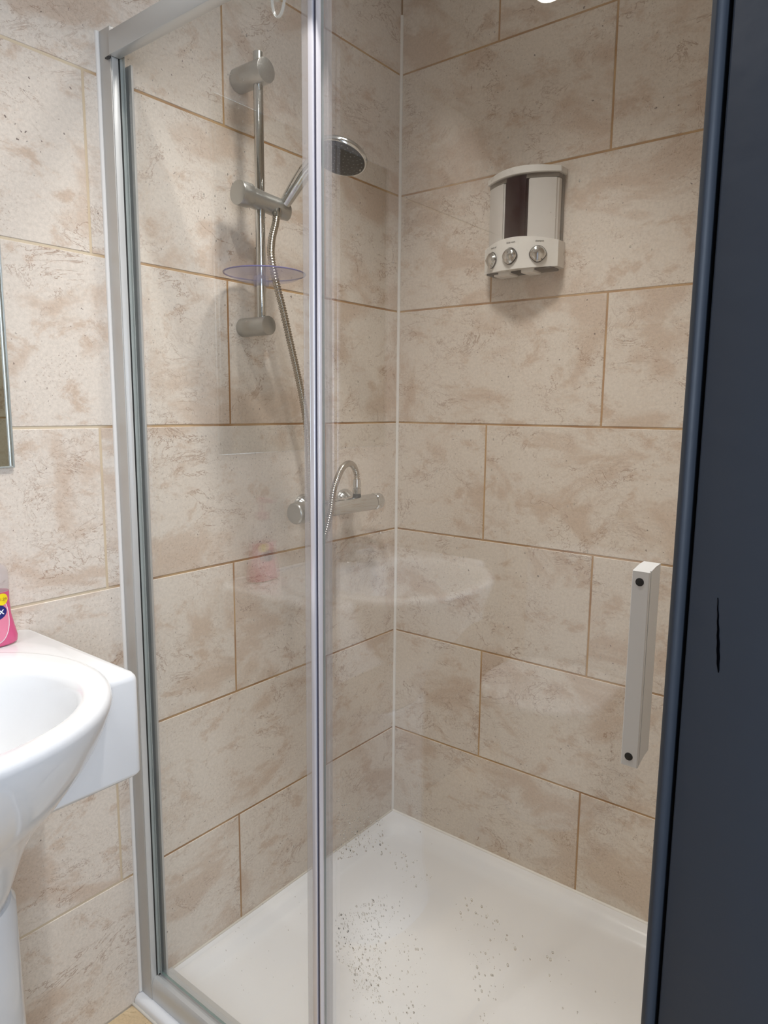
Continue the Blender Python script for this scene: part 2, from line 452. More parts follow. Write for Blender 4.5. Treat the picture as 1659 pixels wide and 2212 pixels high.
# silicone beads
def bead(name, p0, p1, r, m=None):
    bm = NB(); cyl(bm, p0, p1, r, 10); return struct(name, bm, m or M_SIL, 40)
bead('trim_2', (0.001, -0.001, 0.015), (0.001, -0.001, 2.228), 0.0048)
bead('trim_3', (0.0, -0.002, 0.018), (W, -0.002, 0.018), 0.0045, M_SIL)
bead('trim_4', (0.001, 0.0, 0.018), (0.001, -0.86, 0.018), 0.0036, M_SIL2)
bead('trim_5', (0.0005, -0.8640, 0.02), (0.0005, -0.8640, 1.855), 0.0042)
bead('trim_6', (0.0, -0.8812, 0.001), (W, -0.8812, 0.001), 0.0032, M_SIL2)
bead('trim_7', (W-0.001, -0.001, 0.015), (W-0.001, -0.001, 2.2), 0.0045)

# downlights; the one inside the shower is added to brighten it
for i, (lx, ly, lw) in enumerate(LAMPS):
    t = thing('downlight_or_fill_fitting', (lx, ly, CEIL), ('chrome ringed ceiling downlight between basin and shower glass', 'chrome ringed ceiling downlight above the toilet, mirrored at the top of the shower door', 'chrome ringed fill light added in the ceiling inside the shower')[i], 'ceiling light', 'recessed ceiling downlights')
    bm = NB(); lathe(bm, (lx, ly, CEIL+0.001), (0, 0, -1), [(0, .030), (0, .042), (.004, .041), (.006, .036), (.003, .030)], 40, caps=False)
    obj('bezel', bm, M_CHROME, t)
    bm = NB(); lathe(bm, (lx, ly, CEIL-0.0005), (0, 0, -1), [(0, .030), (.001, .029)], 32); obj('lamp_lens', bm, M_LAMP, t)

# ------------------------------------------------------------------ shower tray
bm = NB()
x0, x1, y0, y1 = 0.0, W, -0.8795, 0.0
def tr(ins, fr_, z, r):   # inset at the walls, inset at the front
    return rrect(x0+ins, x1-ins, y0+fr_, y1-ins, z, r, 8)
rs = [tr(0, 0, -0.028, .004), tr(0, 0, 0.006, .004), tr(0, .001, 0.012, .004), tr(0, .004, 0.0165, .006), tr(.0, .010, 0.0185, .008), tr(.022, .055, 0.0185, .03),
      tr(.030, .064, 0.0165, .04), tr(.038, .070, 0.011, .045), tr(.050, .080, -0.002, .05), tr(.058, .088, -0.0065, .055), tr(.075, .105, -0.008, .06),
      tr(.18, .20, -0.010, .08), tr(.33, .36, -0.013, .06)]
rings(bm, rs, True, True)
t = obj('shower_tray', bm, M_TRAY, None, 50); tag(t, 'low white acrylic shower tray behind the glass, wet with droplets', 'shower tray')

# ------------------------------------------------------------------ shower enclosure frame
t = thing('shower_enclosure', (0.0, -0.85, 0.018), 'satin aluminium shower enclosure frame fixed to the tiled walls and tray', 'shower frame')
bm = NB()
box(bm, 0.0, 0.0358, -0.8622, -0.8445, 0.0188, 1.855, 0.0010)
box(bm, 0.0, 0.0358, -0.8445, -0.8425, 0.0188, 1.853, 0)
box(bm, 0.0, 0.050, -0.833, -0.829, 0.0188, 1.8, 0)
box(bm, 0.0, 0.020, -0.8425, -0.829, 0.0188, 1.8, 0)
obj('wall_profile', bm, M_ALU, t)
bm = NB(); box(bm, 0.0359, 0.0385, -0.8612, -0.8490, 0.02, 1.808, 0.0008); obj('inner_profile', bm, M_ALU2, t, label='paler inner strip of the wall profile')
bm = NB(); box(bm, 0.0400, W, -0.8675, -0.8470, 1.8060, 1.8430, 0.0015); box(bm, 0.0400, W, -0.8472, -0.812, 1.8350, 1.8430, 0.001); obj('top_rail', bm, M_ALU2, t)
bm = NB()
prof = [(-0.861, .0188), (-0.8612, .026), (-0.8600, .050), (-0.8580, .060), (-0.8545, .064), (-0.8465, .0645), (-0.8455, .060), (-0.812, .058), (-0.812, .0188)]
rings(bm, [[(x, y, z) for y, z in prof] for x in (0.0390, W)])
obj('bottom_rail', bm, M_ALU2, t)
bm = NB()   # little end cap where the bottom rail meets the wall profile
rings(bm, [[(x, y*1.0-0.0009 if y < -0.84 else y, z+0.0008 if z > .03 else z) for y, z in prof] for x in (0.0362, 0.0390)])
obj('rail_end_cap', bm, M_ALU, t)
bm = NB(); box(bm, 0.027, 0.040, -0.8675, -0.8625, 1.8030, 1.8060, 0.001); obj('rail_clip', bm, M_DARK, t, label='small dark clip under the end of the top rail')
bm = NB(); box(bm, W-0.03, W, -0.866, -0.812, 0.0645, 1.8075, 0.0015); obj('strike_profile', bm, M_ALU, t)
bm = NB(); box(bm, 0.0359, 0.0384, -0.8489, -0.8462, 0.066, 1.832, 0); obj('gasket', bm, M_BLACK, t)

def pane(bm, x0, x1, y0, y1, z0, z1):
    b = bmesh.new()
    vs = [b.verts.new(p) for p in ((x0,y0,z0),(x1,y0,z0),(x1,y1,z0),(x0,y1,z0),(x0,y0,z1),(x1,y0,z1),(x1,y1,z1),(x0,y1,z1))]
    fs = []
    for q in ((3,2,1,0),(4,5,6,7),(0,1,5,4),(1,2,6,5),(2,3,7,6),(3,0,4,7)): fs.append(b.faces.new([vs[i] for i in q]))
    mp = {v: bm.verts.new(v.co) for v in b.verts}
    for i, f in enumerate(fs):
        nf = bm.faces.new([mp[v] for v in f.verts]); nf.material_index = 0 if i in (2, 4) else 1
    b.free()
YF, YD = -0.8400, -0.8235       # front faces of fixed pane and of sliding door pane
t = thing('fixed_glass_panel', (0.27, YF, 0.065), 'fixed clear glass shower panel beside the tiled wall and the basin', 'glass panel')
bm = NB(); pane(bm, 0.022, 0.4780, YF, YF+0.005, 0.066, 1.8345); g1 = obj('glass_pane', bm, [M_GLASS, M_GEDGE], t, 0)
bm = NB(); box(bm, 0.0359, 0.0386, -0.8461, YF-0.0002, 0.066, 1.832, 0); box(bm, 0.0387, 0.0440, YF-0.0012, YF-0.0002, 0.066, 1.832, 0.0004); obj('edge_seal', bm, translucent_plastic('grey_green_seal', (0.46, 0.50, 0.48), 0.62, 0.15), t, label='grey green seal along the wall side edge')
bm = NB()
box(bm, 0.4660, 0.4782, YF-0.0024, YF-0.0004, 0.066, 1.832, 0.0006)
obj('clear_seal', bm, M_SEALC, t)
bm = NB(); box(bm, 0.4786, 0.4880, YF-0.0040, YF+0.009, 0.066, 1.832, 0.0014, 3); obj('milky_seal', bm, M_SEALW, t, label='shiny milky vertical seal at the pane edge')
bm = NB(); box(bm, 0.4880, 0.4922, YF-0.0010, YF+0.006, 0.066, 1.832, 0); obj('seal_slot', bm, M_SEALD, t, label='dark slot of the vertical seal')
bm = NB(); box(bm, 0.4922, 0.4948, YF-0.0022, YF+0.006, 0.066, 1.832, 0.0010, 2); obj('seal_lip', bm, M_SEALW, t, label='narrow pale outer lip of the seal')
# clear hook hanging on the pane near the top
hk = thing('clear_hook', (0.4236, YF, 1.775), 'clear plastic oval hook stuck high on the fixed glass panel', 'hook')
bm = NB(); pts = [(0.4236+0.0125*cos(a), YF-0.0035, 1.785+0.028*sin(a)) for a in [2*pi*i/40 for i in range(40)]]
rs = []
for i, p in enumerate(pts):
    a = 2*pi*i/40; c = Vector(p); n_ = Vector((cos(a), 0, sin(a)))
    rs.append([c+n_*0.0018*cos(b)+Vector((0, -1, 0))*0.0025*sin(b) for b in [2*pi*k/8 for k in range(8)]])
rings(bm, rs, closed=True)
obj('loop', bm, translucent_plastic('clear_hook_plastic', (0.7, 0.7, 0.66), 0.35, 0.05), hk)
bm = NB(); lathe(bm, (0.4236, YF, 1.795), (0, -1, 0), [(0, .017), (.001, .017), (.004, .008), (.006, .005)], 24); obj('suction_cup', bm, translucent_plastic('clear_cup_plastic', (0.75, 0.75, 0.7), 0.18, 0.05), hk)

t = thing('sliding_glass_door', (0.77, YD, 0.065), 'sliding clear glass shower door with a long satin metal pull handle', 'shower door')
bm = NB(); pane(bm, 0.4850, 1.035, YD, YD+0.005, 0.066, 1.8345); g2 = obj('glass_pane', bm, [M_GLASS, M_GEDGE], t, 0)
bm = NB(); box(bm, 0.4830, 0.4985, YD-0.0018, YD+0.0068, 0.066, 1.832, 0.0006); obj('clear_seal', bm, M_SEALC, t)
bm = NB()
prof = [(0.9590, -0.8593), (0.9597, -0.8600), (0.9761, -0.8600), (0.9768, -0.8593), (0.9768, -0.8560), (0.9757, -0.8560), (0.9757, -0.8540), (0.9768, -0.8540), (0.9768, -0.8400), (0.9768, -0.8242), (0.9590, -0.8242), (0.9590, -0.8400)]
def hr(z, back):   # ends curve back towards the glass
    return [(x, y, z + (0 if y < -0.855 else back if y > -0.83 else back*0.8 if y > -0.845 else back*0.15)) for x, y in prof]
rs = [hr(0.8440, 0.007), hr(0.8447, 0.007), hr(1.0578, 0.004), hr(1.0585, 0.004)]
rings(bm, rs)
hn = obj('handle', bm, mat('handle_grey', (0.66, 0.67, 0.675), 0.35, 0.15, bscale=25), t, 30, label='long satin silver pull handle')
for z in (1.0473, 0.8547):
    bm = NB(); lathe(bm, (0.9672, -0.8599, z), (0, -1, 0), [(0, .0044), (.0005, .0043), (.0007, .0036)], 24); obj('screw_cap', bm, M_BLACK, hn, label='round black screw hole')


# ------------------------------------------------------------------ water droplets on the glass
def droplets(name, regions, yface, label, out=-1):
    bm = NB()
    for (xa, xb, za, zb, n, r0, r1) in regions:
        for _ in range(n):
            x = random.uniform(xa, xb); z = random.uniform(za, zb)
            if noise.noise(Vector((x*9, z*9, 3))) < -0.12: continue
            r = r0+(r1-r0)*random.random()**2.6; e = random.uniform(1.0, 1.7)
            seg = 8; rr = []
            for lv, (q, hgt) in enumerate(((1.0, 0.0), (0.86, 0.30), (0.48, 0.52))):
                rr.append([(x+r*q*cos(2*pi*k/seg), yface+out*(-1)*0+out*r*hgt, z+r*q*e*sin(2*pi*k/seg)) for k in range(seg)])
            rings(bm, rr)
    m = bpy.data.materials.new('water'); m.use_nodes = True; nt = m.node_tree
    p = nt.nodes['Principled BSDF']; p.inputs['Transmission Weight'].default_value = 1; p.inputs['IOR'].default_value = 1.33; p.inputs['Roughness'].default_value = 0.02
    nz = nt.nodes.new('ShaderNodeTexNoise'); nz.inputs['Scale'].default_value = 100
    mr = nt.nodes.new('ShaderNodeMapRange'); mr.inputs['To Max'].default_value = 0.05; nt.links.new(nz.outputs['Fac'], mr.inputs['Value']); nt.links.new(mr.outputs['Result'], p.inputs['Roughness'])
    o = obj(name, bm, m, None, 60); return tag(o, label, 'water', None, 'stuff')
droplets('water_droplets', [(0.07, 0.36, 1.05, 1.78, 600, .0004, .0014), (0.10, 0.46, 0.75, 1.30, 350, .0003, .0011), (0.08, 0.46, 0.15, 0.75, 350, .0003, .0010)], YF+0.0052,
         'fine water droplets on the fixed glass panel beside the basin', 1)
droplets('water_droplets', [(0.505, 0.60, 0.30, 0.62, 900, .0005, .0016), (0.51, 0.80, 0.15, 0.58, 1100, .0004, .0018), (0.51, 0.95, 0.6, 1.78, 300, .0004, .0012), (0.7, 0.98, 0.2, 0.55, 260, .0005, .0020)], YD+0.0052,
         'water droplets on the sliding shower door, densest near its bottom', 1)

# ------------------------------------------------------------------ riser rail with brackets
PX, PY = 0.060, -0.553
t = thing('riser_rail', (0.0, PY, 1.36), 'vertical chrome riser rail on two wall brackets in the shower', 'shower rail')
bm = NB(); cyl(bm, (PX, PY, 1.385), (PX, PY, 1.921), 0.0098, 32, 0.001); obj('pole', bm, M_CHROME, t)
bm = NB(); cyl(bm, (0.0005, PY, 1.882), (0.084, PY, 1.882), 0.0235, 44, 0.0014); obj('bracket', bm, M_SCALE, t)
bm = NB(); cyl(bm, (0.0005, PY, 1.392), (0.082, PY, 1.392), 0.0195, 44, 0.0014); obj('bracket', bm, M_SCALE, t)
# slider that carries the hand shower
SZ = 1.640
t = thing('shower_head_holder', (PX, PY, SZ), 'chrome sliding shower head holder clamped on the riser rail', 'shower head holder')
bm = NB(); cyl(bm, (PX, -0.612, SZ+0.004), (PX, -0.583, SZ+0.004), 0.0235, 44, 0.0015); obj('knob', bm, M_SCALE, t, label='round flat limescaled tightening knob')
bm = NB()
def el(c, d, a, b, n=28):
    u, v = basis(Vector(d)); return [Vector(c)+u*a*cos(2*pi*k/n)+v*b*sin(2*pi*k/n) for k in range(n)]
rs = []
for y, x, z, a, b in ((-0.583, PX, SZ+.004, .021, .021), (-0.565, PX, SZ+.002, .021, .020), (-0.545, PX+.002, SZ, .021, .019), (-0.525, PX+.008, SZ-.004, .021, .019), (-0.508, PX+.014, SZ-.008, .019, .020), (-0.494, PX+.018, SZ-.011, .014, .018), (-0.488, PX+.019, SZ-.012, .006, .010)):
    rs.append([(x+a*cos(2*pi*k/28), y, z+b*sin(2*pi*k/28)) for k in range(28)])
rings(bm, rs)
obj('body', bm, M_SCALE, t)
bm = NB(); lathe(bm, (0.062, -0.506, 1.6225), (0.75, 0, 0.66), [(0, .012), (.003, .0150), (.024, .0165), (.027, .0160)], 32); obj('cradle', bm, M_CHROME, t)
# hand shower
HD = Vector((0.243, -0.515, 1.698)); nf = Vector((0.0, -0.34, -0.94)).normalized()
t = thing('hand_shower', (0.085, -0.51, 1.63), 'chrome hand shower with a round dark grey spray face', 'shower head')
bm = NB()
pth = smooth_path([(0.079, -0.506, 1.6375), (0.095, -0.506, 1.6520), (0.120, -0.507, 1.6730), (0.150, -0.508, 1.6960), (0.185, -0.508, 1.7130), (0.225, -0.507, 1.7200)], 6)
nn = len(pth)
tube(bm, pth, lambda i: 0.0112+0.0030*min(1, i/nn*2.5), 24)
obj('handle', bm, M_CHROME, t)
bm = NB(); lathe(bm, HD-nf*0.020, nf, [(0, .012), (.002, .030), (.006, .044), (.011, .0515), (.016, .0545), (.020, .0545), (.0225, .053), (.0225, .0505)], 56)
hd_ = obj('head', bm, M_CHROME, t)
bm = NB(); lathe(bm, HD+nf*0.0015, nf, [(0, .0508), (.0018, .0502), (.0030, .044), (.0035, .02), (.0035, .001)], 56); fp = obj('spray_face', bm, M_DARK, hd_, label='dark grey spray face')
bm = NB(); u, v = basis(nf)
for rad, cnt in ((0.010, 6), (0.0195, 12), (0.029, 16), (0.0375, 20), (0.0450, 24)):
    for k in range(cnt):
        a = 2*pi*k/cnt+rad*40; c = HD+nf*0.0046+(u*cos(a)+v*sin(a))*rad
        lathe(bm, c-nf*0.0012, nf, [(0, .0016), (.0018, .0013), (.0021, .0006)], 8)
sn = obj('spray_nozzles', bm, M_NOZ, hd_, label='rings of small grey rubber nozzles'); sn['kind'] = 'stuff'
# hose
def ribbed(bm, path, r, pitch):
    P = resample(path, pitch/4)
    tube(bm, P, lambda i: r*(1.0 if i % 4 in (0, 1) else 0.80), 14)
hp = [(0.078, -0.524, 1.618), (0.083, -0.533, 1.595), (0.090, -0.5500, 1.560), (0.099, -0.5600, 1.522), (0.104, -0.5505, 1.47), (0.102, -0.5335, 1.4283), (0.1, -0.513, 1.369), (0.1, -0.4906, 1.2981),
      (0.1, -0.473, 1.2345), (0.1, -0.4605, 1.165), (0.1, -0.4545, 1.05), (0.1, -0.446, 0.965), (0.099, -0.4365, 0.928), (0.098, -0.424, 0.910), (0.099, -0.4105, 0.918), (0.1, -0.4000, 0.942), (0.1, -0.3841, 0.9852), (0.098, -0.3728, 1.0331), (0.089, -0.338, 1.0760),
      (0.073, -0.296, 1.0900), (0.062, -0.262, 1.084), (0.060, -0.2465, 1.064), (0.060, -0.2440, 1.045)]
t = thing('shower_hose', (0.06, -0.244, 1.045), 'ribbed metal shower hose looping from the hand shower to the bar valve', 'shower hose')
bm = NB(); ribbed(bm, smooth_path(hp, 14), 0.0078, 0.0054); obj('hose', bm, M_HOSE, t, 60)
bm = NB(); lathe(bm, (0.060, -0.244, 1.012), (0, 0, 1), [(0, .0098), (.004, .0108), (.014, .0108), (.0145, .0090), (.0165, .0090), (.017, .0108), (.028, .0100), (.036, .0088)], 28); obj('hose_nut', bm, M_CHROME, t)
bm = NB(); lathe(bm, (0.077, -0.521, 1.630), (0.1, -0.25, -1), [(0, .0110), (.010, .0110), (.020, .0088)], 28); obj('hose_cone', bm, M_CHROME, t)
# thermostatic bar valve
VX, VZ = 0.060, 0.985
t = thing('shower_bar_valve', (0.0, -0.30, VZ), 'chrome thermostatic bar shower valve on the left tiled wall', 'shower valve')
bm = NB(); cyl(bm, (VX, -0.418, VZ), (VX, -0.182, VZ), 0.0205, 44, 0.001); obj('valve_body', bm, M_CHROME, t)
bm = NB(); lathe(bm, (VX, -0.420, VZ), (0, -1, 0), [(0, .019), (.002, .0195), (.004, .0235), (.040, .0250), (.043, .0240), (.045, .022)], 44); obj('control_knob', bm, M_SCALE, t)
bm = NB(); lathe(bm, (VX, -0.180, VZ), (0, 1, 0), [(0, .019), (.002, .0195), (.004, .0215), (.024, .0205), (.027, .0185)], 44); obj('control_knob', bm, M_CHROME, t)
for y in (-0.375, -0.225):
    bm = NB(); lathe(bm, (0.0005, y, VZ), (1, 0, 0), [(0, .033), (.004, .033), (.012, .029), (.024, .016), (.045, .0145)], 40); obj('wall_flange', bm, M_CHROME, t)
bm = NB(); lathe(bm, (VX, -0.244, VZ+0.014), (0, 0, 1), [(0, .0105), (.008, .0105), (.0125, .0098)], 28); obj('hose_outlet', bm, M_BLACK, t)
# soap dish on the rail
t = thing('soap_dish', (0.098, -0.5745, 1.482), 'round clear lilac plastic soap dish clipped on the riser rail', 'soap dish')
DC = (0.094, -0.5745)
bm = NB(); lathe(bm, (*DC, 1.4775), (0, 0, 1), [(0, .016), (0, .052), (.004, .066), (.012, .0805), (.0125, .0805), (.0075, .066), (.0035, .050), (.003, .016)], 64, caps=False); dish = obj('dish', bm, M_LILAC, t)
bm = NB()
rs = [[Vector((DC[0]+(0.0813+0.0019*cos(b))*cos(a), DC[1]+(0.0813+0.0019*cos(b))*sin(a), 1.4905+0.0015*sin(b))) for b in [2*pi*k/8 for k in range(8)]] for a in [2*pi*i/72 for i in range(72)]]
rings(bm, rs, closed=True); obj('rim', bm, M_LILACE, t, label='darker violet edge of the clear dish')
bm = NB(); lathe(bm, (PX, PY, 1.472), (0, 0, 1), [(0, .0104), (0, .015), (.004, .0165), (.016, .0165), (.02, .015), (.02, .0104)], 32, caps=False); obj('rail_clip', bm, M_LILAC, t)

# ------------------------------------------------------------------ three chamber soap dispenser
t = thing('soap_dispenser', (0.386, 0.0, 1.54), 'white wall mounted three chamber soap dispenser with chrome buttons', 'soap dispenser')
DX, DW = 0.3830, 0.092
def curve_front(x, depth, side):       # bowed front in plan
    q = min(1, abs(x-DX)/DW); return -(side+(depth-side)*(1-q**2.0))
def slab(bm, z0f, z1f, depth, side, back=0.0, n=26, w=DW, xc=DX, lo=None, hi=None):
    xs = [xc-w+2*w*i/n for i in range(n+1)]
    if lo is not None: xs = [lo+(hi-lo)*i/n for i in range(n+1)]
    ringb = [(x, -back, z0f(x)) for x in xs]+[(x, curve_front(x, depth, side), z0f(x)) for x in reversed(xs)]
    ringt = [(x, -back, z1f(x)) for x in xs]+[(x, curve_front(x, depth, side), z1f(x)) for x in reversed(xs)]
    rings(bm, [ringb, ringt])
bm = NB(); slab(bm, lambda x: 1.552, lambda x: 1.752, 0.012, 0.010, 0.0005, w=0.089); obj('back_plate', bm, mat('dim_back_plastic', (0.20, 0.19, 0.17), 0.4), t, label='darker back plate')
bm = NB(); slab(bm, lambda x: 1.752, lambda x: 1.765+0.004*(1-((x-DX)/DW)**2), 0.074, 0.034, 0.0005, w=0.094)
bmesh.ops.bevel(bm, geom=[e for e in bm.edges], offset=0.0012, segments=2, affect='EDGES'); obj('lid', bm, M_WPLAS, t)
bm = NB(); slab(bm, lambda x: 1.548-0.003*(1-((x-DX)/DW)**2), lambda x: 1.606+0.010*(1-((x-DX)/DW)**2), 0.076, 0.036, 0.0005, w=0.095)
obj('base', bm, M_WPLAS, t)
chm = mat('milky_chamber', (0.60, 0.575, 0.54), 0.22, bscale=40)
pur = mat('dark_purple_soap', (0.016, 0.003, 0.007), 0.3, spec=0.2, bscale=10)
for (lo, hi, m, lab, name) in ((DX-0.088, DX-0.031, chm, 'left chamber full of milky white soap', 'chamber'), (DX-0.030, DX+0.0275, pur, 'middle chamber full of dark purple liquid', 'chamber'), (DX+0.0285, DX+0.088, chm, 'right chamber full of milky white soap', 'chamber')):
    bm = NB()
    top = 1.7495 if m is pur else 1.741
    slab(bm, lambda x: 1.607, lambda x: top, 0.068, 0.030, 0.012, lo=lo, hi=hi, n=12)
    bmesh.ops.bevel(bm, geom=[e for e in bm.edges if abs(e.verts[0].co.z-e.verts[1].co.z) > .05 and e.calc_face_angle(0) > 0.5], offset=0.004, segments=3, affect='EDGES')
    obj(name, bm, m, t, label=lab)
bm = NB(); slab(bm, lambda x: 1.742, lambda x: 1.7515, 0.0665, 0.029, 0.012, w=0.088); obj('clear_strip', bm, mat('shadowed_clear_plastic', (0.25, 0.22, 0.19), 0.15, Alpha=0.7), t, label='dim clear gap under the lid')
for i, bx in enumerate((0.3215, 0.3775, 0.4405)):
    yb = curve_front(bx, 0.076, 0.036); sl = 0.080/DW**2*(bx-DX)*1.0
    n_ = Vector((sl, -1, 0)).normalized(); c = Vector((bx, yb-0.0006, 1.5745))
    uu = Vector((n_.y*-1, n_.x, 0)).normalized(); uu = Vector((-n_.y, n_.x, 0)); vv = Vector((0, 0, 1))
    bm = NB()
    def tri(r, off):   # rounded diamond-ish button
        out = []
        for k in range(36):
            a = 2*pi*k/36; rr = r*(1+0.05*cos(4*a)*(1 if sin(a) < 0.2 else 0.35))
            out.append(c+n_*off+uu*rr*cos(a)+vv*rr*0.97*sin(a))
        return out
    rings(bm, [tri(.0190, 0), tri(.0190, .0015)]); rim = obj('button_surround', bm, M_DARK, t, label='dark ring round a chrome button')
    bm = NB()
    R = [tri(.0178, .0012), tri(.0175, .0045), tri(.0145, .0085)]
    rings(bm, R, True, False)
    # faceted face: a ridge across the middle
    a_ = [bm.verts.new(p) for p in tri(.0145, .0085)]; rg = [bm.verts.new(c+n_*0.0125-uu*0.0110+vv*0.0005), bm.verts.new(c+n_*0.0125+uu*0.0110+vv*0.0005)]
    for k in range(36):
        k2 = (k+1) % 36; mid = (k+0.5)/36*2*pi
        bm.faces.new((a_[k], a_[k2], rg[1 if cos(mid) > 0 else 0]))
    bm.faces.new((a_[9], rg[1], rg[0])) ; bm.faces.new((a_[27], rg[0], rg[1]))
    bmesh.ops.recalc_face_normals(bm, faces=bm.faces)
    obj('button', bm, M_CHROME, t, 20, label='faceted chrome push button')
for bx, z, word in ((0.3260, 1.6020, 'shower gel'), (0.3790, 1.6050, 'body wash'), (0.4430, 1.6030, 'shampoo')):
    yb = curve_front(bx, 0.076, 0.036); sl = 0.080/DW**2*(bx-DX); n_ = Vector((sl, -1, 0)).normalized(); uu = Vector((-n_.y, n_.x, 0))
    Mx = Matrix(((uu.x, 0, n_.x, bx+n_.x*0.0005), (uu.y, 0, n_.y, yb+n_.y*0.0005), (0, 1, 0, z), (0, 0, 0, 1)))
    obj('caption', text_bm(word, 0.0052, 0.0001, Mx), M_DARK, t, 0, label='tiny dark printed caption')
for bx in (0.352, 0.412, 0.330):
    bm = NB(); y_ = curve_front(bx, 0.060, 0.024)
    box(bm, bx-0.016 if bx != .330 else bx-.010, bx+0.016 if bx != .330 else bx+.010, y_, -0.012, 1.5375, 1.5495, 0.003); obj('spout', bm, M_WPLAS, t)
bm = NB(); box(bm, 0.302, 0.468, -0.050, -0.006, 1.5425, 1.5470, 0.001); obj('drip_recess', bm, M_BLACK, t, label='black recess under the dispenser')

# ------------------------------------------------------------------ basin, pedestal, tap, mirror
YC = -1.3180
t = thing('wash_basin', (0.0, YC, 0.69), 'white ceramic wash basin with a rounded bowl below the mirror', 'wash basin')
a = NB()
rs = []
def rr_(x0, x1, y0, y1, z, r): return rrect(x0, x1, y0, y1, z, r, 6)
bx0, bx1, by0, by1 = 0.0008, 0.3220, -1.6000, -1.0365
for z, ins in ((.686, .010), (.6875, .004), (.692, .0005), (.694, 0), (.833, 0), (.838, .001), (.843, .0045), (.8455, .010)):
    rs.append(rr_(bx0, bx1-ins, by0+ins, by1-ins, z, .012))
rings(a, rs)
b = NB(); secs = [(.8520, .250, .206, .223), (.8516, .250, .211, .228), (.8490, .250, .2155, .2325), (.8440, .250, .2178, .2345), (.838, .250, .2180, .2350), (.815, .249, .2120, .2290), (.78, .247, .198, .213), (.75, .243, .183, .197), (.72, .235, .167, .181), (.70, .228, .155, .170), (.68, .220, .143, .159), (.65, .212, .130, .1445), (.62, .206, .119, .135), (.59, .203, .110, .127), (.567, .201, .103, .120), (.552, .2, .098, .115), (.546, .2, .09, .11)]
rings(b, [sell(cx, YC+0.010, z, ax, ay, 72, 2.1) for z, cx, ax, ay in reversed(secs)])
a = boolean(a, b, 'UNION')
b = NB(); inner = [(.870, .262, .196, .213), (.8526, .262, .190, .207), (.8495, .262, .183, .200), (.840, .262, .177, .194), (.82, .261, .170, .187), (.79, .258, .157, .173), (.76, .252, .140, .155), (.74, .245, .120, .134), (.725, .235, .090, .10), (.718, .225, .055, .06), (.716, .222, .02, .02)]
inner = [(z, cx-.012+.0, ax, ay) for z, cx, ax, ay in inner]
inner = [(z, cx+0.026, ax-0.026, ay-0.012) for z, cx, ax, ay in inner]
rings(b, [sell(cx, YC+0.010, z, ax, ay, 72, 2.15) for z, cx, ax, ay in reversed(inner)])
a = boolean(a, b, 'DIFFERENCE')
# low upstand along the wall
box(a, 0.0008, 0.014, -1.597, -1.0800, .844, .8500, 0.002)
basin = obj('bowl', a, M_CERAMIC, t, 40)
bm = NB(); lathe(bm, (0.0995, YC+0.01, .808), (1, 0, 0.35), [(0, .011), (.003, .011), (.004, .009), (.002, .0075), (.002, .001)], 28); obj('overflow_ring', bm, M_CHROME, t, label='chrome overflow ring')
bm = NB(); lathe(bm, (0.236, YC+0.01, .7155), (0, 0, 1), [(0, .022), (.003, .021), (.0035, .016), (.002, .003)], 32); obj('waste', bm, M_CHROME, t, label='chrome plug hole')
bm = NB()
rings(bm, [sell(.20, YC+0.006, z, ax, ay, 64, 2.3) for z, ax, ay in ((.0005, .115, .150), (.03, .112, .146), (.10, .100, .132), (.25, .096, .130), (.42, .096, .128), (.538, .097, .127), (.5450, .092, .122))])
tag(obj('basin_pedestal', bm, M_CERAMIC, None, 50), 'white ceramic pedestal standing on the floor under the basin', 'pedestal')
t = thing('basin_mixer_tap', (0.078, -1.345, .8460), 'chrome basin mixer tap mirrored in the sliding shower door', 'tap')
bm = NB(); lathe(bm, (0.078, -1.345, .8462), (0, 0, 1), [(0, .026), (.004, .026), (.008, .0225), (.075, .0220), (.085, .021)], 36); obj('tap_body', bm, M_CHROME, t)
bm = NB(); tube(bm, [(0.080, -1.345, .895), (.12, -1.345, .905), (.165, -1.345, .903), (.190, -1.345, .893)], lambda i: .0145-.0012*i, 20); obj('spout', bm, M_CHROME, t)
bm = NB(); box(bm, .058, .195, -1.361, -1.329, .9315, .9400, .003); lv = obj('lever', bm, M_CHROME, t)
# mirror
t = thing('wall_mirror', (0.0, -1.32, 1.12), 'frameless wall mirror hanging above the white basin', 'mirror')
bm = NB(); box(bm, 0.0010, 0.0050, -1.58, -1.0520, 1.1245, 1.838, 0); obj('mirror_glass', bm, M_MIRROR, t, 0)
bm = NB()
for (p, q, r_, s_) in ((-1.0520, -1.0492, 1.1217, 1.8405), (-1.5828, -1.58, 1.1217, 1.8405)): box(bm, 0.0008, 0.0058, p, q, r_, s_, 0.0006)
for (r_, s_) in ((1.1217, 1.1245), (1.838, 1.8405)): box(bm, 0.0008, 0.0058, -1.58, -1.0520, r_, s_, 0.0006)
obj('mirror_edge', bm, mat('polished_glass_edge', (0.50, 0.54, 0.53), 0.12, 0.4), t, label='polished pale glass edge')

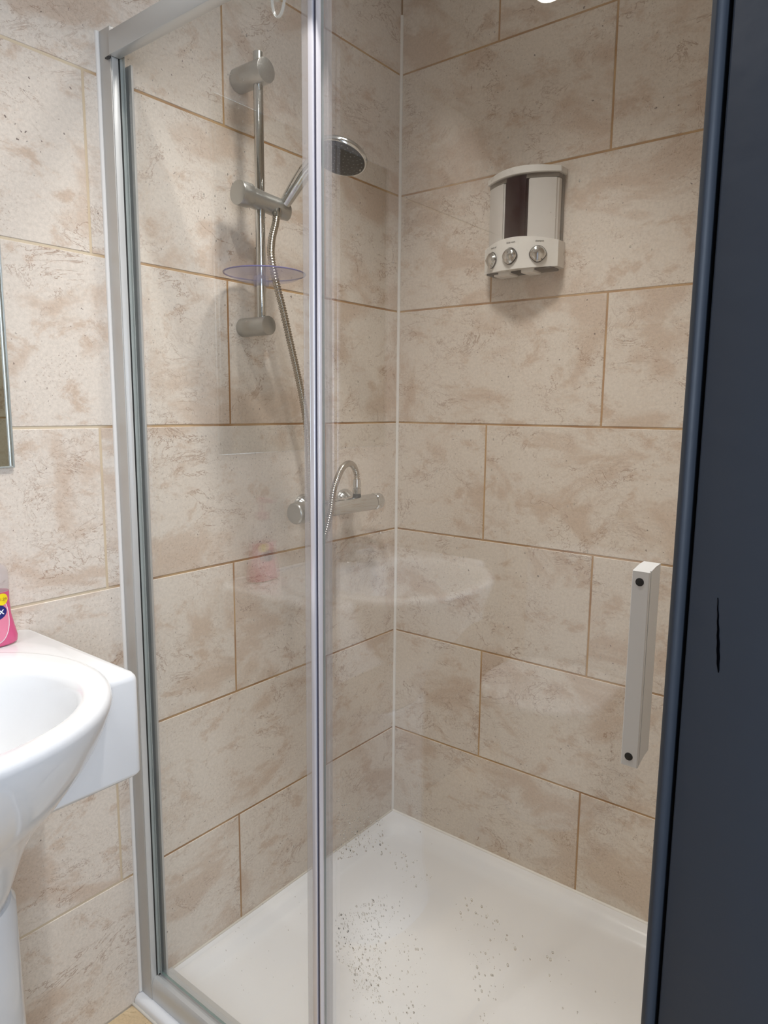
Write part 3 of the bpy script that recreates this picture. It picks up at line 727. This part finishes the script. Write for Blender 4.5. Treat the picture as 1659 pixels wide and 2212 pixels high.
# hand wash bottle on the basin ledge
BX, BY = 0.0500, -1.1235
t = thing('soap_bottle', (BX, BY, .8465), 'clear bottle of pink hand wash with a yellow price sticker on the basin ledge', 'soap bottle')
def bsec(z, a_, b_): return sell(BX, BY, .8465+z, a_, b_, 40, 2.6)
shape = [(0.0005, .018, .035), (.003, .0200, .0380), (.012, .0205, .0390), (.030, .0190, .0350), (.050, .0175, .0310), (.070, .0170, .0300), (.086, .0175, .0305)]
bm = NB(); rings(bm, [bsec(*s) for s in shape]); obj('pink_liquid', bm, mat('pink_hand_wash', (0.80, 0.13, 0.30), 0.18, bscale=18, Transmission_Weight=0.25), t, label='bright pink liquid')
bm = NB(); rings(bm, [bsec(*s) for s in ((.086, .0177, .0307), (.104, .0177, .0312), (.118, .0172, .0305), (.127, .0155, .0260), (.133, .0120, .0165), (.136, .0100, .0110))]); obj('clear_shoulder', bm, translucent_plastic('clear_bottle_plastic', (0.62, 0.58, 0.58), 0.35, 0.08), t, label='empty clear upper part')
bm = NB(); lathe(bm, (BX, BY, .9825), (0, 0, 1), [(0, .0135), (.014, .0135), (.016, .010), (.0165, .005), (.036, .005), (.0365, .0095), (.046, .0095), (.048, .007)], 28); box(bm, BX, BX+0.035, BY-0.006, BY+0.006, 1.0190, 1.0280, .003); obj('pump', bm, translucent_plastic('pink_clear_pump', (0.75, 0.35, 0.42), 0.55, 0.15), t)
# label on the broad face that looks into the room (+x)
def face_x(y, z):    # surface x of the bottle at (y, z)
    for i in range(len(shape)-1):
        if shape[i][0] <= z <= shape[i+1][0]:
            q = (z-shape[i][0])/(shape[i+1][0]-shape[i][0]); a_ = shape[i][1]*(1-q)+shape[i+1][1]*q; b_ = shape[i][2]*(1-q)+shape[i+1][2]*q; break
    else: a_, b_ = .0175, .0305
    return BX+a_*(max(0, 1-abs((y-BY)/b_)**2.6))**(1/2.6)
def patch(name, pts, off, m, lab=None):
    """pts outline in (y, z above ledge), draped over the bottle"""
    bm = NB(); cy = sum(p[0] for p in pts)/len(pts); cz = sum(p[1] for p in pts)/len(pts)
    prev = None
    for s in (0.0, .25, .5, .75, 1.0):
        if s == 0: cur = [bm.verts.new((face_x(cy, cz)+off, cy, .8465+cz))]
        else: cur = [bm.verts.new((face_x(cy+(y-cy)*s, cz+(z-cz)*s)+off, cy+(y-cy)*s, .8465+cz+(z-cz)*s)) for y, z in pts]
        if prev:
            n = len(pts)
            for k in range(n):
                if len(prev) == 1: bm.faces.new((prev[0], cur[k], cur[(k+1) % n]))
                else: bm.faces.new((prev[k], cur[k], cur[(k+1) % n], prev[(k+1) % n]))
        prev = cur
    bmesh.ops.recalc_face_normals(bm, faces=bm.faces)
    return obj(name, bm, m, t, 60, label=lab)
def ov(cy, cz, a_, b_, n=36, ph=0): return [(cy+a_*cos(2*pi*k/n), cz+b_*sin(2*pi*k/n)) for k in range(n)]
patch('label_back', ov(BY, .046, .0235, .040), .0004, mat('white_label_edge', (0.80, 0.74, 0.76), 0.4), 'white edged oval label')
patch('label_front', ov(BY, .046, .0220, .0385), .0008, mat('pink_label', (0.72, 0.22, 0.33), 0.4), 'pink label face')
patch('logo_badge', ov(BY, .056, .0195, .0125), .0012, mat('navy_logo', (0.02, 0.02, 0.16), 0.35), 'navy blue logo badge')
patch('price_sticker', ov(BY+.013, .0755, .0095, .0095), .0016, mat('yellow_sticker', (0.86, 0.68, 0.01), 0.5), 'round yellow price sticker')
Mx = Matrix(((0, 0, 1, face_x(BY+.013, .0755)+.0020), (1, 0, 0, BY+.013), (0, 1, 0, .8465+.0755), (0, 0, 0, 1)))
obj('price_text', text_bm('\u00a31.29', .0062, .0001, Mx), mat('brown_print', (0.25, 0.10, 0.02), 0.6), t, 0, label='printed price')
Mx = Matrix(((0, 0, 1, face_x(BY+.011, .056)+.0018), (1, 0, 0, BY+.0105), (0, 1, 0, .8465+.057), (0, 0, 0, 1)))
obj('logo_letter', text_bm('x', .0165, .0001, Mx), mat('white_print', (0.85, 0.88, 0.95), 0.5), t, 0, label='white letter x on the badge')

# ------------------------------------------------------------------ toilet against the end wall (seen mirrored in the door)
t = thing('toilet', (0.35, -1.95, 0.0), 'white toilet with closed lid against the end wall, mirrored in the shower door', 'toilet')
TC = (0.350, -1.99)
def D(a_, yb, yf, z, n=48):   # D outline: straight at the wall, round to the front
    out = []
    for k in range(n):
        an = 2*pi*k/n; c, s = cos(an), sin(an)
        x = TC[0]+a_*math.copysign(abs(c)**(2/2.3), c); y0_ = -1.93
        y = y0_+(yf-y0_)*abs(s)**(2/2.1) if s > 0 else y0_-(y0_-yb)*abs(s)**(2/6)
        out.append((x, y, z))
    return out
bm = NB(); rings(bm, [D(.11, YB+.01, -1.86, .001), D(.115, YB+.01, -1.85, .05), D(.13, YB+.01, -1.83, .20), D(.165, YB+.01, -1.78, .33), D(.182, YB+.01, -1.745, .385), D(.184, YB+.01, -1.742, .398), D(.180, YB+.01, -1.748, .402)]); obj('pan', bm, M_CERAMIC, t, 50)
bm = NB(); rings(bm, [D(.183, -2.13, -1.742, .4025), D(.187, -2.13, -1.736, .405), D(.187, -2.13, -1.736, .415), D(.183, -2.125, -1.742, .4220), D(.176, -2.05, -1.750, .4250), D(.168, -2.00, -1.762, .4240), D(.162, -1.985, -1.770, .4150), D(.157, -1.98, -1.776, .4120), D(.150, -1.972, -1.786, .4120), D(.130, -1.965, -1.81, .4140)]); obj('lid', bm, M_CERAMIC, t, 50)
bm = NB(); box(bm, 0.16, 0.54, YB+.002, YB+.17, .402, .78, .012, 3); cis = obj('cistern', bm, M_CERAMIC, t)
